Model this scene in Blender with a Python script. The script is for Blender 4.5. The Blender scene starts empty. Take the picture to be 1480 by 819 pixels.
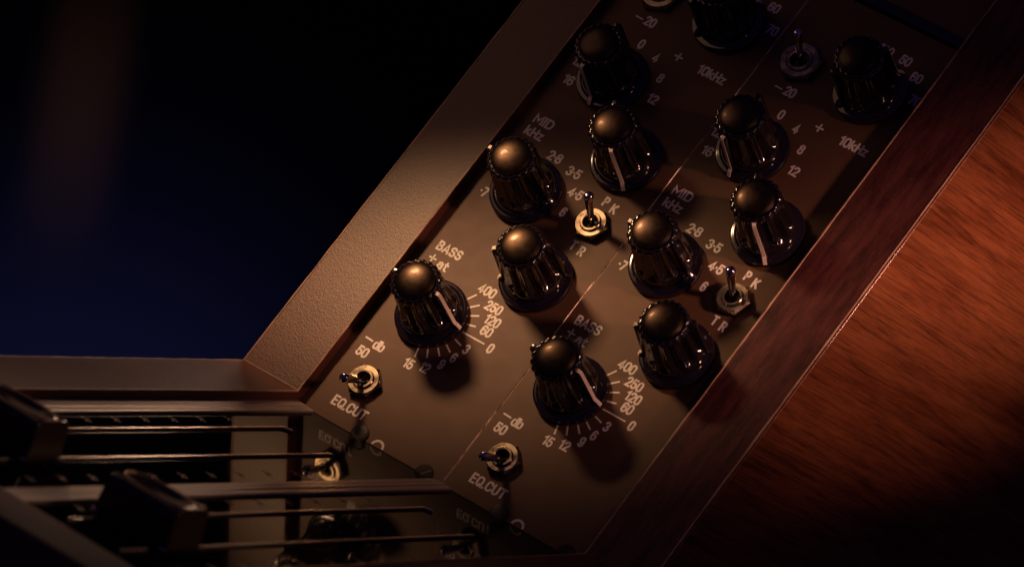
import bpy, bmesh, math, random
from mathutils import Matrix, Vector
random.seed(7)
S = 0.001                                    # everything below is written in millimetres
PHI = math.radians(58.327)                   # rake of the equaliser panel above the flat fader deck
CO, SI = math.cos(PHI), math.sin(PHI)
scene = bpy.context.scene
COL = scene.collection

def rake(x, y, z=0.0):
    """raked panel millimetres -> world metres"""
    return Vector((x, y * CO - z * SI, y * SI + z * CO)) * S

# ---------------------------------------------------------------- camera
R = [[0.7792042478, 0.5041580162, 0.3723780806], [-0.4201799962, -0.0206629731, 0.9072054962],
     [0.4650693615, -0.8633641968, 0.1957364369]]
cd = bpy.data.cameras.new('camera'); cam = bpy.data.objects.new('camera', cd); COL.objects.link(cam)
rot = Matrix(R).transposed().to_4x4()
cam.matrix_world = Matrix.Translation(Vector((566.1756, -981.6662, 270.3236)) * S) @ rot
cd.sensor_width = 36.0; cd.lens = 182.115; cd.clip_start = 0.05; cd.clip_end = 50
cd.dof.use_dof = True; cd.dof.focus_distance = 1.162; cd.dof.aperture_fstop = 22
scene.camera = cam

# ---------------------------------------------------------------- world
w = bpy.data.worlds.new('World'); scene.world = w; w.use_nodes = True
bg = w.node_tree.nodes['Background']; bg.inputs[0].default_value = (0.38, 0.20, 1.0, 1); bg.inputs[1].default_value = 0.022

# ---------------------------------------------------------------- lights
def aim(o, tgt):
    o.rotation_euler = (Vector(tgt) - o.location).to_track_quat('-Z', 'Y').to_euler()
def spot(name, pos, tgt, power, col, cone, blend, size, sx=1, sy=1, roll=0):
    l = bpy.data.lights.new(name, 'SPOT'); l.energy = power; l.color = col; l.spot_size = math.radians(cone)
    l.spot_blend = blend; l.shadow_soft_size = size * S
    o = bpy.data.objects.new(name, l); COL.objects.link(o); o.location = pos; aim(o, tgt)
    o.rotation_euler = (o.rotation_euler.to_matrix() @ Matrix.Rotation(math.radians(roll), 3, 'Z')).to_euler()
    o.scale = (sx, sy, 1); return o
def area(name, pos, tgt, power, col, wx, wy, spread=180):
    l = bpy.data.lights.new(name, 'AREA'); l.energy = power; l.color = col; l.shape = 'RECTANGLE'; l.size = wx * S; l.size_y = wy * S
    l.spread = math.radians(spread)
    o = bpy.data.objects.new(name, l); COL.objects.link(o); o.location = pos; aim(o, tgt); return o
KEY = rake(-76, 106, 119)                    # small warm desk lamp up and to the left of the panel
AIM = rake(22, 40)
k = spot('key_lamp', KEY, AIM, 1.38, (1, .53, .265), 58, 1.0, 15)
zz = (KEY - AIM).normalized(); xx = (rake(1, .60) - rake(0, 0)); xx = (xx - zz * xx.dot(zz)).normalized(); yy = zz.cross(xx)
k.rotation_euler = Matrix((xx, yy, zz)).transposed().to_euler(); k.scale = (1, .31, 1)    # beam squeezed flat so the light fades out above and below
area('dome_reflection_fill', rake(-90, 112, 130), rake(30, 50, 0), 0.018, (1, .52, .28), 130, 130)  # added unseen soft panel, gives domes and skirts a brown reflection
spot('rim_lamp', rake(290, 130, 230), rake(50, 50, 5), 0.09, (1, .48, .24), 30, 1.0, 10)
spot('cheek_lamp', Vector((440, -20, 265)) * S, Vector((98, 88, 79)) * S, 8.4, (1, .45, .33), 25, 1.0, 20, 1.35, .42, 12)
spot('deck_fill', Vector((-60, 160, 150)) * S, Vector((-4, -60, 0)) * S, .45, (1, .62, .45), 30, 1.0, 16)  # made-up fill that brightens the edge strips and the deck
spot('cap_fill', Vector((330, -20, 170)) * S, Vector((34, -139, 6)) * S, .6, (1, .55, .33), 17, 1.0, 14)  # added fill from the right for the end faces of the caps
spot('fader_back_fill', Vector((-190, 70, 120)) * S, Vector((32, -122, 6)) * S, .45, (1, .62, .40), 11, 1.0, 14, 1.2, .8)  # added back light, picks out cap rims and slot rails
spot('backdrop_blue_fill', Vector((-560, 350, -520)) * S, Vector((-590, 900, -400)) * S, 22, (.27, .31, 1), 44, 1.0, 60)  # made-up source, tints the lower backdrop navy
spot('backdrop_red_streak', Vector((-640, 300, -100)) * S, Vector((-682, 900, -180)) * S, 24, (1, .42, .16), 9, 1.0, 25, .26, 1.6, 14)  # added beam, stands in for a blurred reddish thing far behind

scene.view_settings.view_transform = 'Standard'; scene.view_settings.look = 'None'
scene.view_settings.exposure = 0; scene.view_settings.gamma = 1
scene.render.engine = 'CYCLES'; scene.cycles.use_denoising = True; scene.cycles.max_bounces = 6

# ---------------------------------------------------------------- materials
def mat(name, col, rough=.5, metal=0, spec=.5, coat=0, ior=1.5):
    m = bpy.data.materials.new(name); m.use_nodes = True; b = m.node_tree.nodes['Principled BSDF']
    b.inputs['Base Color'].default_value = (*col, 1); b.inputs['Roughness'].default_value = rough
    b.inputs['Metallic'].default_value = metal; b.inputs['IOR'].default_value = ior; b.inputs['Specular IOR Level'].default_value = spec
    b.inputs['Coat Weight'].default_value = coat; b.inputs['Coat Roughness'].default_value = .06
    return m
def nodes(m): return m.node_tree.nodes, m.node_tree.links, m.node_tree.nodes['Principled BSDF']
def coords(m, rotz=(0, 0, 0), scale=(1, 1, 1)):
    n, l, b = nodes(m); t = n.new('ShaderNodeTexCoord'); mp = n.new('ShaderNodeMapping')
    mp.inputs['Rotation'].default_value = rotz; mp.inputs['Scale'].default_value = scale
    l.new(t.outputs['Object'], mp.inputs['Vector']); return mp.outputs['Vector']
def noise(m, vec, sc, det=3, rough=.5):
    n, l, b = nodes(m); t = n.new('ShaderNodeTexNoise'); t.inputs['Scale'].default_value = sc
    t.inputs['Detail'].default_value = det; t.inputs['Roughness'].default_value = rough; l.new(vec, t.inputs['Vector']); return t.outputs['Fac']
def ramp(m, fac, stops):
    n, l, b = nodes(m); r = n.new('ShaderNodeValToRGB'); e = r.color_ramp.elements
    while len(e) < len(stops): e.new(.5)
    for k, (p, c) in enumerate(stops): e[k].position = p; e[k].color = (*c, 1) if len(c) == 3 else c
    l.new(fac, r.inputs[0]); return r.outputs[0]
def bump(m, h, strength, dist, prev=None):
    n, l, b = nodes(m); t = n.new('ShaderNodeBump'); t.inputs['Strength'].default_value = strength; t.inputs['Distance'].default_value = dist
    l.new(h, t.inputs['Height'])
    if prev: l.new(prev, t.inputs['Normal'])
    l.new(t.outputs[0], b.inputs['Normal']); return t.outputs[0]
def g(v): return (v, v, v)

# brown painted panel, fine satin texture and a little dust
m_panel = mat('brown_panel_paint', (.15, .07, .038), .5, 0, .3)
v = coords(m_panel); n, l, b = nodes(m_panel)
l.new(ramp(m_panel, noise(m_panel, v, 60, 4), [(.3, (.098, .050, .025)), (.7, (.112, .058, .029))]), b.inputs['Base Color'])
l.new(ramp(m_panel, noise(m_panel, v, 220, 5), [(.3, g(.49)), (.7, g(.54))]), b.inputs['Roughness'])
h = bump(m_panel, noise(m_panel, v, 2600, 2), .2, .00004)
dust = ramp(m_panel, noise(m_panel, v, 3200, 2, .6), [(.70, g(0)), (.76, g(.6))])
mxp = n.new('ShaderNodeMix'); mxp.data_type = 'RGBA'; src = b.inputs['Base Color'].links[0].from_socket
l.new(dust, mxp.inputs[0]); l.new(src, mxp.inputs[6]); mxp.inputs[7].default_value = (.30, .20, .13, 1); l.new(mxp.outputs[2], b.inputs['Base Color'])
# glossy black fader deck
m_deck = mat('black_gloss_deck', (.005, .004, .005), .06, 0, .5, 0, 1.14)
v = coords(m_deck); n, l, b = nodes(m_deck)
l.new(ramp(m_deck, noise(m_deck, v, 90, 6, .6), [(.35, g(.03)), (.75, g(.08))]), b.inputs['Roughness'])
# grained leathercloth
def leather(name, c1, c2, rough, speck):
    m = mat(name, c1, rough, 0, .62); n, l, b = nodes(m); b.inputs['Specular Tint'].default_value = (.93, 1, .92, 1); v = coords(m)
    base = ramp(m, noise(m, v, 130, 5, .6), [(.3, c1), (.7, c2)])
    sp = ramp(m, noise(m, v, 2400, 2), [(.66, (0, 0, 0)), (.74, (1, 1, 1))])
    mx = n.new('ShaderNodeMix'); mx.data_type = 'RGBA'; l.new(sp, mx.inputs[0]); l.new(base, mx.inputs[6]); mx.inputs[7].default_value = (*speck, 1)
    l.new(mx.outputs[2], b.inputs['Base Color'])
    vo = n.new('ShaderNodeTexVoronoi'); vo.inputs['Scale'].default_value = 2600; l.new(v, vo.inputs['Vector'])
    h = bump(m, vo.outputs['Distance'], 0.42, .00008); bump(m, noise(m, v, 1100, 5, .75), .42, .00014, h)
    return m
m_leather = leather('brown_leathercloth', (.085, .022, .016), (.115, .034, .022), .45, (.17, .065, .035))
m_edge = leather('worn_edge_catchlight', (.55, .34, .2), (.22, .10, .055), .45, (.8, .6, .4))  # pale tan: edge wear plus the catch light put into the colour
# orange brown lacquered hardwood
m_wood = mat('orange_brown_hardwood', (.3, .08, .02), .42, 0, .3, .05)
n, l, b = nodes(m_wood)
def turned(rot, sc):
    a = coords(m_wood, (math.radians(rot), 0, 0)); mp = n.new('ShaderNodeMapping'); mp.inputs['Scale'].default_value = sc; l.new(a, mp.inputs['Vector']); return mp.outputs[0]
v = turned(11.5, (1, .085, 1)); v2 = turned(13, (1, .016, 1))
band = ramp(m_wood, noise(m_wood, v, 75, 7, .72), [(.30, (.15, .040, .016)), (.42, (.25, .074, .027)), (.54, (.35, .115, .041)), (.72, (.42, .155, .052))])
pore = ramp(m_wood, noise(m_wood, v2, 2600, 5, .72), [(.40, g(.42)), (.52, g(1))])
big = ramp(m_wood, noise(m_wood, v, 22, 3, .5), [(.35, g(.45)), (.6, g(1))])
mx = n.new('ShaderNodeMix'); mx.data_type = 'RGBA'; mx.blend_type = 'MULTIPLY'; mx.inputs[0].default_value = .8; l.new(band, mx.inputs[6]); l.new(pore, mx.inputs[7])
m2 = n.new('ShaderNodeMix'); m2.data_type = 'RGBA'; m2.blend_type = 'MULTIPLY'; m2.inputs[0].default_value = .8; l.new(mx.outputs[2], m2.inputs[6]); l.new(big, m2.inputs[7])
v3 = turned(15, (1, .05, 1)); v3d = n.new('ShaderNodeVectorMath'); v3d.operation = 'ADD'; wob = n.new('ShaderNodeTexNoise'); wob.inputs['Scale'].default_value = 25
l.new(v3, wob.inputs['Vector']); wsc = n.new('ShaderNodeVectorMath'); wsc.operation = 'SCALE'; wsc.inputs['Scale'].default_value = .006; l.new(wob.outputs['Color'], wsc.inputs[0]); l.new(v3, v3d.inputs[0]); l.new(wsc.outputs[0], v3d.inputs[1])
figure = ramp(m_wood, noise(m_wood, v3d.outputs[0], 420, 6, .7), [(.36, g(.3)), (.46, g(.85)), (.56, g(1))])
m3 = n.new('ShaderNodeMix'); m3.data_type = 'RGBA'; m3.blend_type = 'MULTIPLY'; m3.inputs[0].default_value = .6; l.new(m2.outputs[2], m3.inputs[6]); l.new(figure, m3.inputs[7])
l.new(m3.outputs[2], b.inputs['Base Color']); bump(m_wood, pore, .25, .00006)

m_caprim = mat('cap_edge_highlight', (.38, .26, .17), .25, .4)  # pale colour paints in the highlight on the scoop's edge
m_cap = mat('satin_black_cap', (.030, .019, .013), .2, 0, .55)
m_stain = mat('dark_red_stained_rail', (.07, .02, .015), .5, 0, .28); n, l, b = nodes(m_stain)
ca = coords(m_stain, (math.radians(-50), 0, 0)); mps = n.new('ShaderNodeMapping'); mps.inputs['Scale'].default_value = (1, .10, 1); l.new(ca, mps.inputs['Vector'])
grain = ramp(m_stain, noise(m_stain, mps.outputs[0], 420, 6, .7), [(.36, (.04, .010, .009)), (.5, (.085, .023, .019)), (.66, (.13, .038, .028))])
spk = ramp(m_stain, noise(m_stain, coords(m_stain), 2600, 2), [(.68, g(0)), (.76, g(1))])
ms = n.new('ShaderNodeMix'); ms.data_type = 'RGBA'; l.new(spk, ms.inputs[0]); l.new(grain, ms.inputs[6]); ms.inputs[7].default_value = (.24, .10, .06, 1); l.new(ms.outputs[2], b.inputs['Base Color'])
bump(m_stain, noise(m_stain, coords(m_stain), 1500, 4, .7), .4, .00008)
m_black = mat('black_gloss_plastic', (.010, .007, .009), .12, 0, .5, 0, 1.75)
v = coords(m_black); n, l, b = nodes(m_black); l.new(ramp(m_black, noise(m_black, v, 700, 4), [(.35, g(.07)), (.7, g(.14))]), b.inputs['Roughness'])
m_dome = mat('dark_cap_insert', (.055, .038, .026), .2, 1, .5, .1)
v = coords(m_dome); n, l, b = nodes(m_dome); l.new(ramp(m_dome, noise(m_dome, v, 500, 5, .6), [(.35, g(.31)), (.7, g(.43))]), b.inputs['Roughness'])
bump(m_dome, noise(m_dome, v, 260, 3), .12, .0003)
m_ink = mat('pale_silkscreen_ink', (.55, .50, .46), .6, 0, .3)
v = coords(m_ink); n, l, b = nodes(m_ink); l.new(ramp(m_ink, noise(m_ink, v, 1400, 4), [(.3, (.72, .67, .61)), (.65, (.90, .85, .78))]), b.inputs['Base Color'])
m_line = mat('cream_pointer_paint', (.85, .72, .58), .4, 0, .5)
m_nickel = mat('aged_nickel', (.72, .60, .36), .24, 1)
v = coords(m_nickel); n, l, b = nodes(m_nickel); l.new(ramp(m_nickel, noise(m_nickel, v, 500, 5), [(.3, g(.16)), (.7, g(.36))]), b.inputs['Roughness'])
l.new(ramp(m_nickel, noise(m_nickel, v, 300, 4), [(.3, (.33, .27, .17)), (.7, (.56, .48, .33))]), b.inputs['Base Color'])
m_chrome = mat('bright_chrome', (.72, .66, .66), .12, 1)
m_hole = mat('dark_socket', (.02, .012, .008), .5)
m_alu = mat('brushed_aluminium', (.50, .43, .34), .42, .55)
n, l, b = nodes(m_alu); v = coords(m_alu, (0, 0, 0), (1, .012, 1))
l.new(ramp(m_alu, noise(m_alu, v, 3000, 2), [(.3, g(.34)), (.7, g(.5))]), b.inputs['Roughness'])
m_raw = mat('raw_panel_edge', (.70, .52, .38), .45, .25)
n, l, b = nodes(m_raw); v = coords(m_raw); l.new(ramp(m_raw, noise(m_raw, v, 260, 4, .7), [(.36, (.2, .11, .07)), (.5, (.85, .66, .5))]), b.inputs['Base Color'])
m_rod = mat('bronze_rail', (.85, .73, .60), .27, .75)
m_dash = mat('scale_ink', (.42, .27, .17), .6)
m_dark = mat('dark_lining', (.012, .008, .008), .7)
m_back = mat('navy_studio_backdrop', (.012, .012, .016), .95, 0, 0)

# ---------------------------------------------------------------- mesh helpers (mm in, metres out)
def finish(name, bm, m, parent=None, smooth=False, bevel=0, segs=2, mats=None, matrix=None):
    me = bpy.data.meshes.new(name)
    bmesh.ops.scale(bm, vec=(S, S, S), verts=bm.verts)
    bmesh.ops.recalc_face_normals(bm, faces=bm.faces)
    if bevel:
        es = [e for e in bm.edges if len(e.link_faces) == 2 and e.calc_face_angle(0) > .5]
        bmesh.ops.bevel(bm, geom=es, offset=bevel * S, segments=segs, profile=.5, affect='EDGES')
    bm.to_mesh(me); bm.free()
    for mm in (mats or [m]): me.materials.append(mm)
    if smooth:
        for p in me.polygons: p.use_smooth = True
    o = bpy.data.objects.new(name, me); COL.objects.link(o); o.parent = parent
    if smooth == 'angle': me.set_sharp_from_angle(angle=math.radians(32))
    if matrix is not None: o.matrix_local = matrix
    return o
def box(bm, x0, x1, y0, y1, z0, z1, mi=0):
    vs = [bm.verts.new(p) for p in ((x0, y0, z0), (x1, y0, z0), (x1, y1, z0), (x0, y1, z0), (x0, y0, z1), (x1, y0, z1), (x1, y1, z1), (x0, y1, z1))]
    for f in ((3, 2, 1, 0), (4, 5, 6, 7), (0, 1, 5, 4), (1, 2, 6, 5), (2, 3, 7, 6), (3, 0, 4, 7)):
        bm.faces.new([vs[i] for i in f]).material_index = mi
    return vs
def prism_x(bm, pts, x0, x1):
    """extrude a (y, z) outline along x"""
    a = [bm.verts.new((x0, y, z)) for y, z in pts]; b = [bm.verts.new((x1, y, z)) for y, z in pts]; k = len(pts)
    bm.faces.new(a[::-1]); bm.faces.new(b)
    for i in range(k): bm.faces.new((a[i], a[(i + 1) % k], b[(i + 1) % k], b[i]))
def prism_z(bm, pts, z0, z1):
    a = [bm.verts.new((x, y, z0)) for x, y in pts]; b = [bm.verts.new((x, y, z1)) for x, y in pts]; k = len(pts)
    bm.faces.new(a[::-1]); bm.faces.new(b)
    for i in range(k): bm.faces.new((a[i], a[(i + 1) % k], b[(i + 1) % k], b[i]))
def lathe(bm, prof, seg=64, rfun=None):
    rings = []
    for r, z in prof:
        rings.append([bm.verts.new(((rfun(r, z, 2 * math.pi * k / seg) if rfun else r) * math.cos(2 * math.pi * k / seg),
                                    (rfun(r, z, 2 * math.pi * k / seg) if rfun else r) * math.sin(2 * math.pi * k / seg), z)) for k in range(seg)])
    for a, b in zip(rings, rings[1:]):
        for k in range(seg): bm.faces.new((a[k], a[(k + 1) % seg], b[(k + 1) % seg], b[k]))
    bm.faces.new(rings[0][::-1]); bm.faces.new(rings[-1])
def sheet(bm, pts, z):                       # flat outlined marking, a few hundredths of a millimetre thick
    prism_z(bm, pts, z - .004, z)
def bar2d(p, q, wd):
    p = Vector(p); q = Vector(q); d = (q - p).normalized(); nn = Vector((-d.y, d.x)) * wd / 2
    return [tuple(p + nn), tuple(p - nn), tuple(q - nn), tuple(q + nn)]
def tag(o, label=None, cat=None, group=None, kind=None):
    if label: o['label'] = label
    if cat: o['category'] = cat
    if group: o['group'] = group
    if kind: o['kind'] = kind
    return o
def empty(name, loc, rx=0):
    o = bpy.data.objects.new(name, None); COL.objects.link(o); o.location = Vector(loc) * S; o.rotation_euler = (rx, 0, 0)
    o.empty_display_size = .01; return o

# ---------------------------------------------------------------- lettering
INK_Z = 0.03
def arc(cx, cy, rx, ry, a0, a1, n=8):
    return [(cx + rx * math.cos(math.radians(a0 + (a1 - a0) * k / n)), cy + ry * math.sin(math.radians(a0 + (a1 - a0) * k / n))) for k in range(n + 1)]
def O(w, y0=0, y1=1, r=None):
    r = r or w / 2; q = r * 1.0
    return arc(w - q, y1 - q, q, q, 90, 0, 5) + arc(w - q, y0 + q, q, q, 0, -90, 5) + arc(q, y0 + q, q, q, -90, -180, 5) + arc(q, y1 - q, q, q, 180, 90, 5)
D = .50
GL = {   # condensed rounded signwriter's letters: width, centre-line strokes in a box one unit high
 '0': (D, [O(D)]), '1': (.26, [[(0, .78), (.22, 1), (.22, 0)]]),
 '2': (D, [arc(.25, .74, .25, .26, 170, 0, 7) + [(.48, .62), (.03, .02), (.5, 0)]]),
 '3': (D, [arc(.24, .76, .24, .24, 165, -70, 8) + arc(.25, .26, .25, .26, 80, -165, 9)]),
 '4': (.54, [[(.38, 0), (.38, 1), (0, .26), (.54, .26)]]),
 '5': (D, [[(.46, 1), (.07, 1), (.03, .52)] + arc(.24, .32, .26, .32, 110, -165, 9)]),
 '6': (D, [O(D, 0, .58), [(.0, .3), (.0, .62)] + arc(.25, .72, .25, .28, 180, 25, 6)]),
 '7': (D, [[(0, 1), (.5, 1), (.16, 0)]]),
 '8': (D, [O(.44, .53, 1, .2) and [(x + .03, y) for x, y in O(.44, .53, 1, .2)], O(D, 0, .53, .23)]),
 '9': (D, [O(D, .42, 1), [(.5, .7), (.5, .38)] + arc(.25, .28, .25, .28, 0, -155, 6)]),
 'A': (.58, [[(0, 0), (.29, 1), (.58, 0)], [(.1, .28), (.48, .28)]]),
 'B': (D, [[(0, 0), (0, 1)] + arc(.24, .76, .22, .24, 90, -90, 6) + [(.02, .52)], arc(.26, .26, .24, .26, 90, -90, 6) + [(0, 0)]]),
 'C': (D, [arc(.25, .75, .25, .25, 0, 180, 7) + arc(.25, .25, .25, .25, 180, 360, 7)]),
 'D': (D, [[(0, 0), (0, 1)] + arc(.2, .7, .3, .3, 90, 0, 5) + arc(.2, .3, .3, .3, 0, -90, 5) + [(0, 0)]]),
 'E': (.42, [[(.42, 1), (0, 1), (0, 0), (.42, 0)], [(0, .52), (.36, .52)]]),
 'H': (D, [[(0, 0), (0, 1)], [(D, 0), (D, 1)], [(0, .5), (D, .5)]]), 'I': (.02, [[(0, 0), (0, 1)]]),
 'K': (.52, [[(0, 0), (0, 1)], [(.5, 1), (.02, .42)], [(.17, .58), (.52, 0)]]),
 'M': (.66, [[(0, 0), (0, 1), (.33, .3), (.66, 1), (.66, 0)]]),
 'P': (D, [[(0, 0), (0, 1)] + arc(.22, .73, .28, .27, 90, -90, 7) + [(0, .46)]]),
 'Q': (.52, [O(.52), [(.3, .22), (.56, -.06)]]),
 'R': (D, [[(0, 0), (0, 1)] + arc(.22, .74, .27, .26, 90, -90, 7) + [(0, .48)], [(.25, .48), (.5, 0)]]),
 'S': (D, [arc(.25, .76, .24, .24, 15, 250, 9) + arc(.25, .26, .25, .26, 70, -165, 9)]),
 'T': (.54, [[(0, 1), (.54, 1)], [(.27, 1), (.27, 0)]]),
 'U': (D, [[(0, 1), (0, .25)] + arc(.25, .25, .25, .25, 180, 360, 8) + [(.5, 1)]]),
 'a': (.44, [arc(.22, .50, .21, .2, 160, 0, 6) + [(.43, 0)], O(.43, 0, .42, .17)]), 'b': (.46, [[(0, 0), (0, 1)], O(.46, 0, .7, .21)]),
 'd': (.46, [[(.46, 0), (.46, 1)], O(.46, 0, .7, .21)]), 't': (.34, [[(.12, .95), (.12, .12), (.2, .0), (.34, .0)], [(0, .68), (.32, .68)]]),
 'k': (.42, [[(0, 0), (0, 1)], [(.38, .68), (.02, .28)], [(.14, .4), (.42, 0)]]), 'z': (.4, [[(0, .68), (.4, .68), (0, 0), (.4, 0)]]),
 '.': (.04, [[(0, .0), (.03, .0)]]), '\u00b7': (.04, [[(0, .5), (.03, .5)]]),
}
def stroke(bm, pts, hw, z):
    """one painted stroke with round ends and joints, as a flat outline strip"""
    n = len(pts); closed = (Vector(pts[0]) - Vector(pts[-1])).length < .05 and n > 4
    P = [Vector(p) for p in pts]
    if closed: P = P[:-1] if (P[0] - P[-1]).length < 1e-4 else P
    L = []; Rr = []; m = len(P)
    for i in range(m):
        a = P[i - 1] if (closed or i) else None; c = P[(i + 1) % m] if (closed or i < m - 1) else None
        d1 = (P[i] - a).normalized() if a is not None else None; d2 = (c - P[i]).normalized() if c is not None else None
        d1 = d1 or d2; d2 = d2 or d1; t = (d1 + d2)
        t = t.normalized() if t.length > .2 else d1
        nn = Vector((-t.y, t.x)); k = min(1.7, 1 / max(.35, abs(nn.dot(Vector((-d1.y, d1.x))))))
        L.append(P[i] + nn * hw * k); Rr.append(P[i] - nn * hw * k)
    if not closed:
        d = (P[0] - P[1]).normalized() * hw * .8; L[0] += d; Rr[0] += d
        d = (P[-1] - P[-2]).normalized() * hw * .8; L[-1] += d; Rr[-1] += d
    l = [bm.verts.new((p.x, p.y, z)) for p in L]; r = [bm.verts.new((p.x, p.y, z)) for p in Rr]
    for i in range(m if closed else m - 1):
        k = (i + 1) % m; bm.faces.new((r[i], r[k], l[k], l[i]))
def text_verts(bm, s, cx, cy, wd, ht=2.65, hw=.26):
    gap = .24; u = ht - 2 * hw
    tot = sum(GL[c][0] for c in s) + gap * (len(s) - 1)
    fx = (wd - 2 * hw) / tot * 1.04; x = cx - tot * fx / 2; k = 0
    for c in s:
        w_, st = GL[c]
        for p in st:
            jit = random.uniform(-.015, .015)
            stroke(bm, [(x + a * fx, cy - u / 2 + b_ * u) for a, b_ in p], hw + jit, INK_Z + .002 * (k % 5)); k += 1
        x += (w_ + gap) * fx
def printing(name, texts, bars, parent, m=None):
    bm = bmesh.new()
    for t in texts: text_verts(bm, *t)
    for p, q, wd in bars:
        bm.faces.new([bm.verts.new((a, b, INK_Z)) for a, b in bar2d(p, q, wd)])
    me = bpy.data.meshes.new(name); bmesh.ops.scale(bm, vec=(S, S, S), verts=bm.verts)
    bmesh.ops.recalc_face_normals(bm, faces=bm.faces)
    for f in bm.faces:
        if f.normal.z < 0: f.normal_flip()
    bm.to_mesh(me); bm.free(); me.materials.append(m or m_ink)
    o = bpy.data.objects.new(name, me); COL.objects.link(o); o.parent = parent; return o

# ---------------------------------------------------------------- one equaliser module (panel coordinates in mm)
TOP = 148.6
def polar(c, r, a): return (c[0] + r * math.cos(math.radians(a)), c[1] + r * math.sin(math.radians(a)))
KN = {'A': ((12.1, 33.6), 0), 'B': ((12.2, 70.2), 180), 'C': ((28, 52.7), 211), 'D': ((28, 88.2), -58), 'E': ((12.3, 104.2), 267), 'F': ((27.3, 129.8), 60)}

def build_knob(parent, pos, ang):
    N = 12; seg = 240
    def rf(r, z, th):
        if z < 2.6 or z > 15.9: return r
        k = min(1, max(0, (z - 3.4) / 1.6)); k = k * k * (3 - 2 * k)
        if z > 14.4: return r + .12 + .16 * math.cos(20 * th)
        d = .5 + .5 * math.cos(N * (th + math.pi / N))
        k *= min(1, max(0, (14.3 - z) / .5))
        return r - 1.15 * (d ** .7) * k
    bm = bmesh.new()
    prof = [(6.9, 2.0), (6.85, 2.6), (6.75, 3.1), (6.7, 3.5), (6.66, 3.9), (6.63, 4.15), (6.6, 4.4), (6.57, 4.7), (6.55, 5), (6.4, 6.5), (6.1, 9.5), (5.85, 12.5), (5.72, 13.8), (5.7, 14.35), (5.68, 14.5), (5.62, 15.2), (5.42, 15.55), (5.15, 15.75), (4.95, 15.78), (4.85, 15.55), (4.8, 15.3)]
    lathe(bm, prof, seg, rf)
    body = finish('knob', bm, m_black, parent, 'angle', matrix=Matrix.Translation(Vector((*pos, 0)) * S) @ Matrix.Rotation(math.radians(ang), 4, 'Z'))
    bm = bmesh.new()
    lathe(bm, [(8.5, .1), (8.6, .3), (8.6, 1.3), (8.5, 1.55), (8.25, 1.7), (7.9, 1.72), (7.4, 1.85), (7.0, 2.2), (6.6, 2.25)], 96)
    finish('skirt', bm, m_black, body, 'angle')
    bm = bmesh.new(); R0 = 4.74
    prof = [(R0, 15.2), (R0, 15.85), (R0 * .985, 16.02)] + [(R0 * math.sin(a), 16.02 + 1.15 * (math.cos(a) - math.cos(1.35)) / (1 - math.cos(1.35))) for a in (1.35, 1.2, 1.0, .8, .6, .4, .2, .03)]
    lathe(bm, prof, 72); finish('cap_insert', bm, m_dome, body, True)
    # two raised fins, the pointer painted cream
    for sgn in (1, -1):
        bm = bmesh.new()
        pts = [(5.0 * sgn, 15.1), ((6.55 if sgn > 0 else 7.0) * sgn, 15.0), ((6.75 if sgn > 0 else 7.25) * sgn, 14.5), (7.35 * sgn, 3.0), (8.0 * sgn, 2.5), (8.55 * sgn, 1.5), (6.2 * sgn, 1.9)]
        a = [bm.verts.new((x, -.72, z)) for x, z in pts]; b2 = [bm.verts.new((x, .72, z)) for x, z in pts]; k = len(pts)
        bm.faces.new(a); bm.faces.new(b2[::-1])
        for i in range(k): bm.faces.new((a[i], b2[i], b2[(i + 1) % k], a[(i + 1) % k]))
        finish('fin', bm, m_black, body, 'angle', bevel=.14)
    bm = bmesh.new(); wd = .42
    pl = [(4.95, 15.32), (6.6, 15.07), (6.93, 14.55), (7.50, 3.1), (8.1, 2.68), (8.78, 1.55)]
    pi = [(4.95, 15.0), (6.5, 14.8), (6.65, 14.45), (7.2, 3.0), (7.9, 2.4), (8.45, 1.5)]
    for i in range(len(pl) - 1):
        vs = []
        for y in (-wd, wd):
            for (x, z) in (pl[i], pl[i + 1], pi[i + 1], pi[i]): vs.append(bm.verts.new((x, y, z)))
        for f in ((0, 1, 2, 3), (7, 6, 5, 4), (0, 4, 5, 1), (1, 5, 6, 2), (2, 6, 7, 3), (3, 7, 4, 0)): bm.faces.new([vs[j] for j in f])
    finish('pointer_line', bm, m_line, body)
    return body

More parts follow.
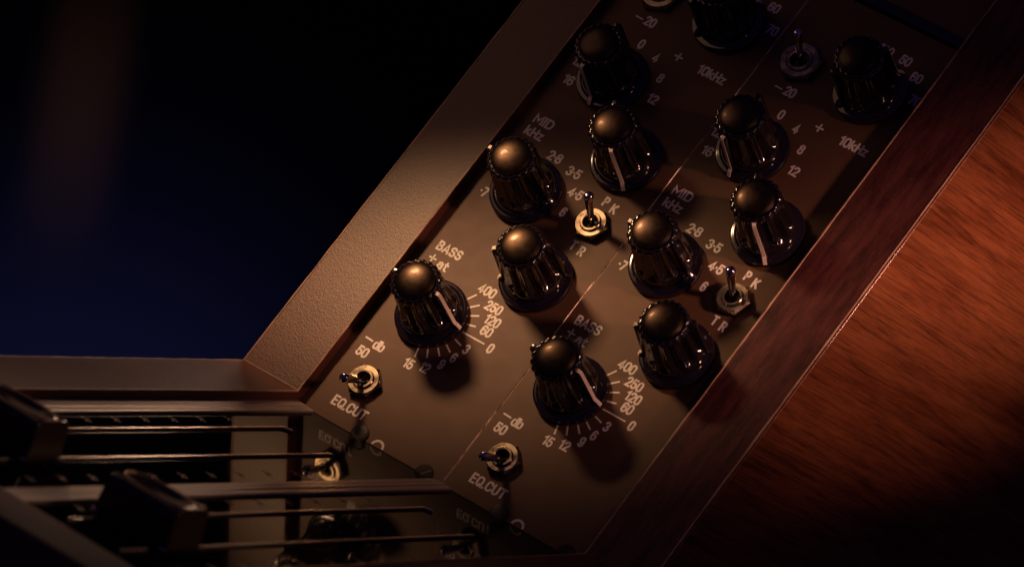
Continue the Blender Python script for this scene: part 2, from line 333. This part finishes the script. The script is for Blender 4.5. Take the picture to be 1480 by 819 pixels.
def build_toggle(parent, pos, tilt, nutrot, sc=1.0):
    bm = bmesh.new(); af = 3.75 * sc
    pts = [(af / math.cos(math.pi / 6) * math.cos(math.radians(60 * k + nutrot)), af / math.cos(math.pi / 6) * math.sin(math.radians(60 * k + nutrot))) for k in range(6)]
    # nut with a chamfered crown
    r_o = lambda f: [(x * f, y * f) for x, y in pts]
    zs = [(r_o(1), .15), (r_o(1), 1.35)]
    a = [bm.verts.new((x, y, .15)) for x, y in pts]; b2 = [bm.verts.new((x, y, 1.3)) for x, y in pts]
    seg = 48; c = []; ci = []; cb = []
    for k in range(seg):
        t = 2 * math.pi * k / seg + math.radians(nutrot); c.append(bm.verts.new((af * .95 * math.cos(t), af * .95 * math.sin(t), 1.75))); ci.append(bm.verts.new((2.55 * sc * math.cos(t), 2.55 * sc * math.sin(t), 1.75)))
        cb.append(bm.verts.new((2.55 * sc * math.cos(t), 2.55 * sc * math.sin(t), .3)))
    for k in range(6): bm.faces.new((a[k], a[(k + 1) % 6], b2[(k + 1) % 6], b2[k]))
    bm.faces.new(a[::-1])
    for k in range(6):
        bm.faces.new([b2[k], b2[(k + 1) % 6]] + [c[(8 * (k + 1) - j) % seg] for j in range(0, 9)])
    for k in range(seg):
        bm.faces.new((c[k], c[(k + 1) % seg], ci[(k + 1) % seg], ci[k])); bm.faces.new((ci[k], ci[(k + 1) % seg], cb[(k + 1) % seg], cb[k]))
    nut = finish('toggle_switch', bm, m_nickel, parent, 'angle', matrix=Matrix.Translation(Vector((*pos, 0)) * S))
    bm = bmesh.new()                          # threaded bush, hollow
    lathe(bm, [(2.5 * sc, .2), (2.5 * sc, 2.0), (2.3 * sc, 2.25), (1.85 * sc, 2.25), (1.7 * sc, 2.1), (1.55 * sc, 1.2), (1.5 * sc, .6)], 48)
    finish('bush', bm, m_nickel, nut, 'angle')
    bm = bmesh.new(); lathe(bm, [(1.49 * sc, .5), (1.49 * sc, .7)], 32); finish('socket', bm, m_hole, nut)
    bm = bmesh.new()
    lathe(bm, [(.70, 0), (.78, 1.2), (.74, 2), (.80, 4), (1.0, 6.5), (1.16, 8.2), (1.18, 9.0), (1.05, 9.5), (.78, 9.78), (.4, 9.9), (.05, 9.92)], 28)
    bmesh.ops.rotate(bm, verts=bm.verts, cent=(0, 0, 0), matrix=Matrix.Rotation(math.radians(-tilt), 3, 'X'))
    bmesh.ops.translate(bm, verts=bm.verts, vec=(0, 0, .9))
    finish('lever', bm, m_chrome, nut, True)
    return nut

def build_screw(parent, pos, r, m, h=.8, slot=30):
    bm = bmesh.new(); lathe(bm, [(r, .05), (r, h * .55), (r * .86, h * .85), (r * .6, h), (.01, h * 1.04)], 40)
    s = finish('screw', bm, m, parent, 'angle', matrix=Matrix.Translation(Vector((*pos, 0)) * S))
    bm = bmesh.new(); vs = box(bm, -r * .8, r * .8, -.22, .22, h * .98, h * 1.06)
    bmesh.ops.rotate(bm, verts=bm.verts, cent=(0, 0, 0), matrix=Matrix.Rotation(math.radians(slot), 3, 'Z'))
    finish('slot', bm, m_hole, s); return s

def build_eq():
    root = empty('equaliser_module', (0, 0, 0), PHI)
    bm = bmesh.new(); box(bm, .06, 39.94, 0, TOP, -1.6, 0)
    pan = finish('front_panel', bm, m_panel, root, bevel=.15, segs=1, mats=[m_panel, m_raw])
    for p in pan.data.polygons:
        if abs(p.normal.z) < .9 and p.center.z > -.0004 and abs(p.normal.x) > .3: p.material_index = 1
    A = KN['A'][0]
    ticks = [(a, 8.75, 11.05) for a in (57.5, 42.3, 27.8, 13.3, -16, -31, -44.2, -59.5, -74.5)]
    printing('bass_marking', [('BASS', 5.5, 49.1, 6.7), ('at', 6.5, 45.2, 2.9), ('400', 19.6, 44.9, 4.5), ('250', 23.6, 42.1, 4.3),
                              ('120', 25.4, 39.2, 3.9), ('60', 25.8, 36.4, 2.9), ('0', 29.2, 33.3, 1.45), ('3', 24.4, 30.4, 1.4), ('6', 23.2, 27.2, 1.4),
                              ('9', 21.7, 24.5, 1.4), ('12', 18.8, 21.9, 2.5), ('15', 14.9, 20.9, 2.5)],
             [((2.1, 45.6), (4.2, 45.6), .42), ((3.15, 44.55), (3.15, 46.65), .42), ((20.9, 33.55), (27.3, 33.5), .40)]
             + [(polar(A, r0, a), polar(A, r1, a), .42) for a, r0, r1 in ticks], root)
    printing('cut_marking', [('EQ.CUT', 9.75, 5.15, 9.4), ('50', 3.5, 18.1, 3.0), ('db', 6.05, 21.2, 2.9)], [((1.75, 21.55), (4.05, 21.4), .42)], root)
    printing('mid_marking', [('MID', 4.5, 87.3, 5.2), ('kHz', 4.3, 83.8, 4.9), ('2\u00b78', 12.45, 80.95, 3.7), ('3\u00b75', 18.8, 79.7, 3.7), ('4\u00b75', 22.5, 75.4, 3.7),
                             ('6', 22.85, 70.1, 1.4), ('\u00b77', 3.2, 65.5, 2.1)], [], root)
    printing('peak_marking', [('P', 30.1, 77.1, 1.45), ('K', 32.8, 76.4, 1.6), ('T', 30.1, 64.2, 1.5), ('R', 32.7, 63.8, 1.5)], [], root)
    printing('treble_marking', [('0', 12.4, 115.3, 1.45), ('4', 17.6, 113.9, 1.5), ('8', 21.8, 109.9, 1.45), ('12', 23.5, 104.5, 2.6), ('16', 2.9, 99.3, 2.7), ('12', 1.9, 104.4, 2.5),
                                ('20', 10.7, 121.2, 2.9), ('10kHz', 31.9, 116.4, 7.4)],
             [((6.6, 121.0), (8.7, 120.9), .4), ((21.1, 116.6), (23.3, 116.6), .42), ((22.2, 115.5), (22.2, 117.7), .42)], root)
    printing('filter_marking', [('40', 24.4, 140.9, 2.9), ('50', 29.5, 140.7, 2.9), ('60', 34.3, 138.1, 2.9), ('70', 37.4, 132.9, 2.9), ('30', 19.4, 139.9, 2.9)],
             [(polar(KN['F'][0], 8.9, 118), polar(KN['F'][0], 10.8, 118), .34)], root)
    bm = bmesh.new()                           # printed ring cut off by the fold
    c = (21.3, .35); pts = [(c[0] + r * math.cos(t), c[1] + r * math.sin(t)) for r, ts in ((1.75, [i * math.pi / 16 for i in range(17)]), (1.15, [math.pi - i * math.pi / 16 for i in range(17)])) for t in ts]
    bm.faces.new([bm.verts.new((x, y, INK_Z)) for x, y in pts]); finish('ring_marking', bm, m_ink, root)
    build_toggle(root, (9.0, 12.0), -27, 12)
    build_toggle(root, (30.9, 70.4), 15, 8)
    build_toggle(root, (8.5, 128.6), 15, 20, 1.25)
    build_screw(root, (15.9, 1.0), 2.2, mat('dark_screw_steel', (.02, .014, .012), .5, .2), .5)
    build_screw(root, (34.9, .3), 2.3, mat('browned_screw_steel', (.02, .012, .010), .6, 0, .2), .3, 50)
    for k, (p, a) in KN.items(): build_knob(root, p, a)
    return root

def copy_tree(o, parent=None):
    c = o.copy(); COL.objects.link(c); c.parent = parent
    for ch in list(o.children): copy_tree(ch, c)
    return c
eq1 = build_eq()
tag(eq1, 'brown equaliser strip with six ribbed knobs, beside the pale grained leathercloth rail', 'equaliser panel', 'equaliser strips of the mixing desk')
eq2 = copy_tree(eq1)
for c in eq2.children:
    if c.name.startswith('toggle_switch'): c.rotation_euler = (0, 0, math.radians(random.uniform(-14, 14)))
eq2.location = Vector((40, 0, 0)) * S
eq2['label'] = 'brown equaliser strip with six ribbed knobs, beside the cheek with orange-brown wooden side'

# ---------------------------------------------------------------- one fader module on the flat deck
def build_fader(cap_y, first):
    root = empty('fader_module', (0 if first else 40, 0, 0))
    bm = bmesh.new(); box(bm, .03, 39.97, -168.5, -.02, -2, 0); finish('deck_plate', bm, m_deck, root, bevel=.05, segs=1)
    for (xa, xb, nm) in ((-1.7 if first else .04, 3.5, 'edge_strip'), (38.2, 39.97, 'edge_strip')):
        bm = bmesh.new()
        if xa < 5: pts = [(xa, 0), (xb, 0), (xb, .55), (xb - .35, .75), (1.75, .75), (1.5, .95), (xa, .95)]
        else: pts = [(xa, 0), (xb, 0), (xb, .95), (xa + .3, .95), (xa, .7)]
        ya = -.6 - (2.2 if xa > 5 else 0)
        a = [bm.verts.new((x, -168, z)) for x, z in pts]; b2 = [bm.verts.new((x, -.9 - (3.2 * max(0, 39.97 - x) / 2.2 if xa > 5 else 0), z)) for x, z in pts]; k = len(pts)
        bm.faces.new(a); bm.faces.new(b2[::-1])
        for i in range(k): bm.faces.new((a[i], b2[i], b2[(i + 1) % k], a[(i + 1) % k]))
        finish(nm, bm, m_alu, root, bevel=.07, segs=2)
    # raised rim round the fader travel
    for x0, hook in ((10.9, 1), (24.4, 0)):
        bm = bmesh.new(); h = .6; wd = .6
        pl = [(x0, -157), (x0, -24.2), (x0 + wd, -23.2), (x0 + wd, -157)]
        if hook: pl = [(x0, -157), (x0, -24.2), (x0 + 2.0, -22.9), (x0 + 2.4, -23.3), (x0 + wd, -24.6), (x0 + wd, -157)]
        prism_z(bm, pl, .02, h); finish('slot_rail', bm, m_rod, root, bevel=.15, segs=3)
    for cx in (6.2, 33.0):
        bars = []
        for k in range(11):
            y = -39 - 10.75 * k
            bars += [((cx - 1.5, y), (cx + 1.5, y), .42), ((cx - .5, y + .5), (cx + .1, y + 1.3), .35), ((cx + .3, y - .5), (cx + .9, y - 1.2), .35)]
        printing('scale_marking', [], bars, root, m_dash)
    # fader cap: block with a long scooped top
    bm = bmesh.new(); hx, hy, z0, H = 9.2, 5.6, 1.3, 10.0; nx, ny = 40, 20; top = []
    for i2 in range(nx + 1):
        row = []
        for j in range(ny + 1):
            u = -1 + 2 * i2 / nx; v3 = -1 + 2 * j / ny
            q = (abs(u) / .93) ** 2.2 + (abs(v3) / .80) ** 2.2
            z = H - 2.1 * max(0, 1 - q) ** .75 - .35 * (abs(v3) ** 6) - .25 * abs(u) ** 8
            row.append(bm.verts.new((u * (hx - .35), v3 * (hy - .25), z)))
        top.append(row)
    for i2 in range(nx):
        for j in range(ny): bm.faces.new((top[i2][j], top[i2 + 1][j], top[i2 + 1][j + 1], top[i2][j + 1]))
    ring = [top[i2][0] for i2 in range(nx)] + [top[nx][j] for j in range(ny)] + [top[i2][ny] for i2 in range(nx, 0, -1)] + [top[0][j] for j in range(ny, 0, -1)]
    prev = ring
    for z, ex in ((H - 1.0, .98), (H - 4, 1.0), (z0 + .9, 1.04), (z0, 1.05)):
        cur = [bm.verts.new((p.co.x / (hx - .35) * hx * ex, p.co.y / (hy - .25) * hy * ex, z)) for p in ring]
        for k in range(len(ring)): bm.faces.new((prev[k], cur[k], cur[(k + 1) % len(ring)], prev[(k + 1) % len(ring)]))
        prev = cur
    bm.faces.new(prev)
    cap = finish('fader_cap', bm, m_cap, root, 'angle', bevel=.32, matrix=Matrix.Translation(Vector((18.6, cap_y, 0)) * S))
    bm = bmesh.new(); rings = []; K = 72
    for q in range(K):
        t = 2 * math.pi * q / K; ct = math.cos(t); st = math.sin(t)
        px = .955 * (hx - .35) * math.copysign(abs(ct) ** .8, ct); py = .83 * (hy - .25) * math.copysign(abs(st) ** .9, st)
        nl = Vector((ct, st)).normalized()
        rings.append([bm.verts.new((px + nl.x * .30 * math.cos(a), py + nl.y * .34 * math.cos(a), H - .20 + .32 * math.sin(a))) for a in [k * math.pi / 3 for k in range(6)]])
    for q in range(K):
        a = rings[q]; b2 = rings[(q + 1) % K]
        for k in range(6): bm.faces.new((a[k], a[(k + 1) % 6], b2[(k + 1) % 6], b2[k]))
    finish('scoop_rim_highlight', bm, m_caprim, cap, True)  # tube added to carry the painted edge highlight
    bm = bmesh.new(); box(bm, -10, 10, -6.6, 6.6, .85, 1.28); finish('cap_base', bm, m_black, cap, bevel=.15)
    for sx in (-1, 1):
        for sy in (-1, 1):
            bm = bmesh.new(); box(bm, sx * 8.9 - .8, sx * 8.9 + .8, sy * 5.2 - .9, sy * 5.2 + .9, 1.29, 1.9)
            finish('clip', bm, m_chrome, cap, bevel=.25)
    bm = bmesh.new(); box(bm, -.4, .4, -3, 3, .03, .84); finish('stem', bm, m_dark, cap)
    return root
f1 = build_fader(-137, True); tag(f1, 'black glossy fader deck section against the brown rail, with its cap nearly out of frame', 'fader section', 'fader sections of the mixing desk')
f2 = build_fader(-141, False); tag(f2, 'black glossy fader deck section in front, its whole scooped black cap in view', 'fader section', 'fader sections of the mixing desk')

# ---------------------------------------------------------------- console frame
root = empty('mixing_desk_frame', (0, 0, 0))
tag(root, 'wooden mixing desk frame with brown leathercloth rails around the fader and equaliser panels', 'mixing desk')
def prof_line(h1, h2, back):
    """outline of the top: flat front arm at height h2, raked part h1 above the panel"""
    y = (h2 - h1 * CO) / SI
    bend = (y * CO - h1 * SI, h2)
    end = (back * CO - h1 * SI, back * SI + h1 * CO)
    return bend, end
def cheek(x0, x1, nm, cm):
    bend, end = prof_line(3.0, 3.0, 210)
    y0 = -184
    bm = bmesh.new()
    prism_x(bm, [(y0, 3.2), bend, end, (end[0] + 14, end[1] - 9), (bend[0] + 9, -9), (y0, -9)], x0, x1)
    ck = finish(nm, bm, cm, root, bevel=.35, segs=3)
    # added beads: worn long edges with their catch light painted pale
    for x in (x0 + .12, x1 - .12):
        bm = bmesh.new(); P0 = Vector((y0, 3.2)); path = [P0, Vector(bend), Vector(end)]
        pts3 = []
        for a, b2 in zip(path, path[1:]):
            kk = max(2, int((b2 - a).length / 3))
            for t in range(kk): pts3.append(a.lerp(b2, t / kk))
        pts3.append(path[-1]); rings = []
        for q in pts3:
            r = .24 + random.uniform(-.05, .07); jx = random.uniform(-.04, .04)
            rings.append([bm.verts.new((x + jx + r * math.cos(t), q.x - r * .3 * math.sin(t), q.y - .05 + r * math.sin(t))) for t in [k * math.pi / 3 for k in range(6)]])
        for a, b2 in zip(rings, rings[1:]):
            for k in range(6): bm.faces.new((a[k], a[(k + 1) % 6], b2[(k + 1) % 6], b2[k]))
        finish('edge_bead', bm, m_edge, ck, True)
    return ck
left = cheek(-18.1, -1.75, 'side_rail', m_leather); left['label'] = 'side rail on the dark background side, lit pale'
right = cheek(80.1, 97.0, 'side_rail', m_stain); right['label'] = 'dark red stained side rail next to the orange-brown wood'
bm = bmesh.new(); box(bm, -1.74, -.02, -.5, TOP, -1.7, -.03); o = finish('filler_strip', bm, m_panel, root); o.rotation_euler = (PHI, 0, 0)
bm = bmesh.new(); box(bm, -1.74, -.02, -168.5, -.1, -2, -.02); finish('filler_strip', bm, m_deck, root)
def wood_side(x0, x1):
    bend, end = prof_line(2.5, 2.5, 212)
    bm = bmesh.new(); prism_x(bm, [(-184.3, 2.7), bend, end, (end[0] + 130, end[1] - 20), (end[0] + 130, -70), (-184.3, -70)], x0, x1)
    return finish('wood_side', bm, m_wood, root, bevel=.25, segs=3)
wood_side(98.32, 104.3) if 0 else wood_side(86, 97.5)
wood_side(-18.6, -4)
bm = bmesh.new(); prism_x(bm, [(-184, -60), (-184, 2.95), (-169, 2.95), (-169, -60)], -1.7, 80.05)
fr = finish('front_rail', bm, m_leather, root, bevel=.4, segs=3)
bm = bmesh.new(); box(bm, -1.7, 80.05, TOP + .4, TOP + 3, -6, 1.2); o = finish('divider_bar', bm, m_black, root, bevel=.3); o.rotation_euler = (PHI, 0, 0)
bm = bmesh.new(); box(bm, -1.7, 80.05, TOP + 3.1, 210, -3, -.5); o = finish('blank_panel', bm, m_panel, root, bevel=.1, segs=1); o.rotation_euler = (PHI, 0, 0)
bm = bmesh.new(); box(bm, -1.7, 80.05, -.5, 210, -9, -6.1); o = finish('tray', bm, m_dark, root); o.rotation_euler = (PHI, 0, 0)

# ---------------------------------------------------------------- dark backdrop
bm = bmesh.new(); box(bm, -2500, 1500, 900, 910, -900, 1600)
bd = finish('backdrop', bm, m_back); tag(bd, 'dark navy out-of-focus studio backdrop', 'backdrop', kind='structure')
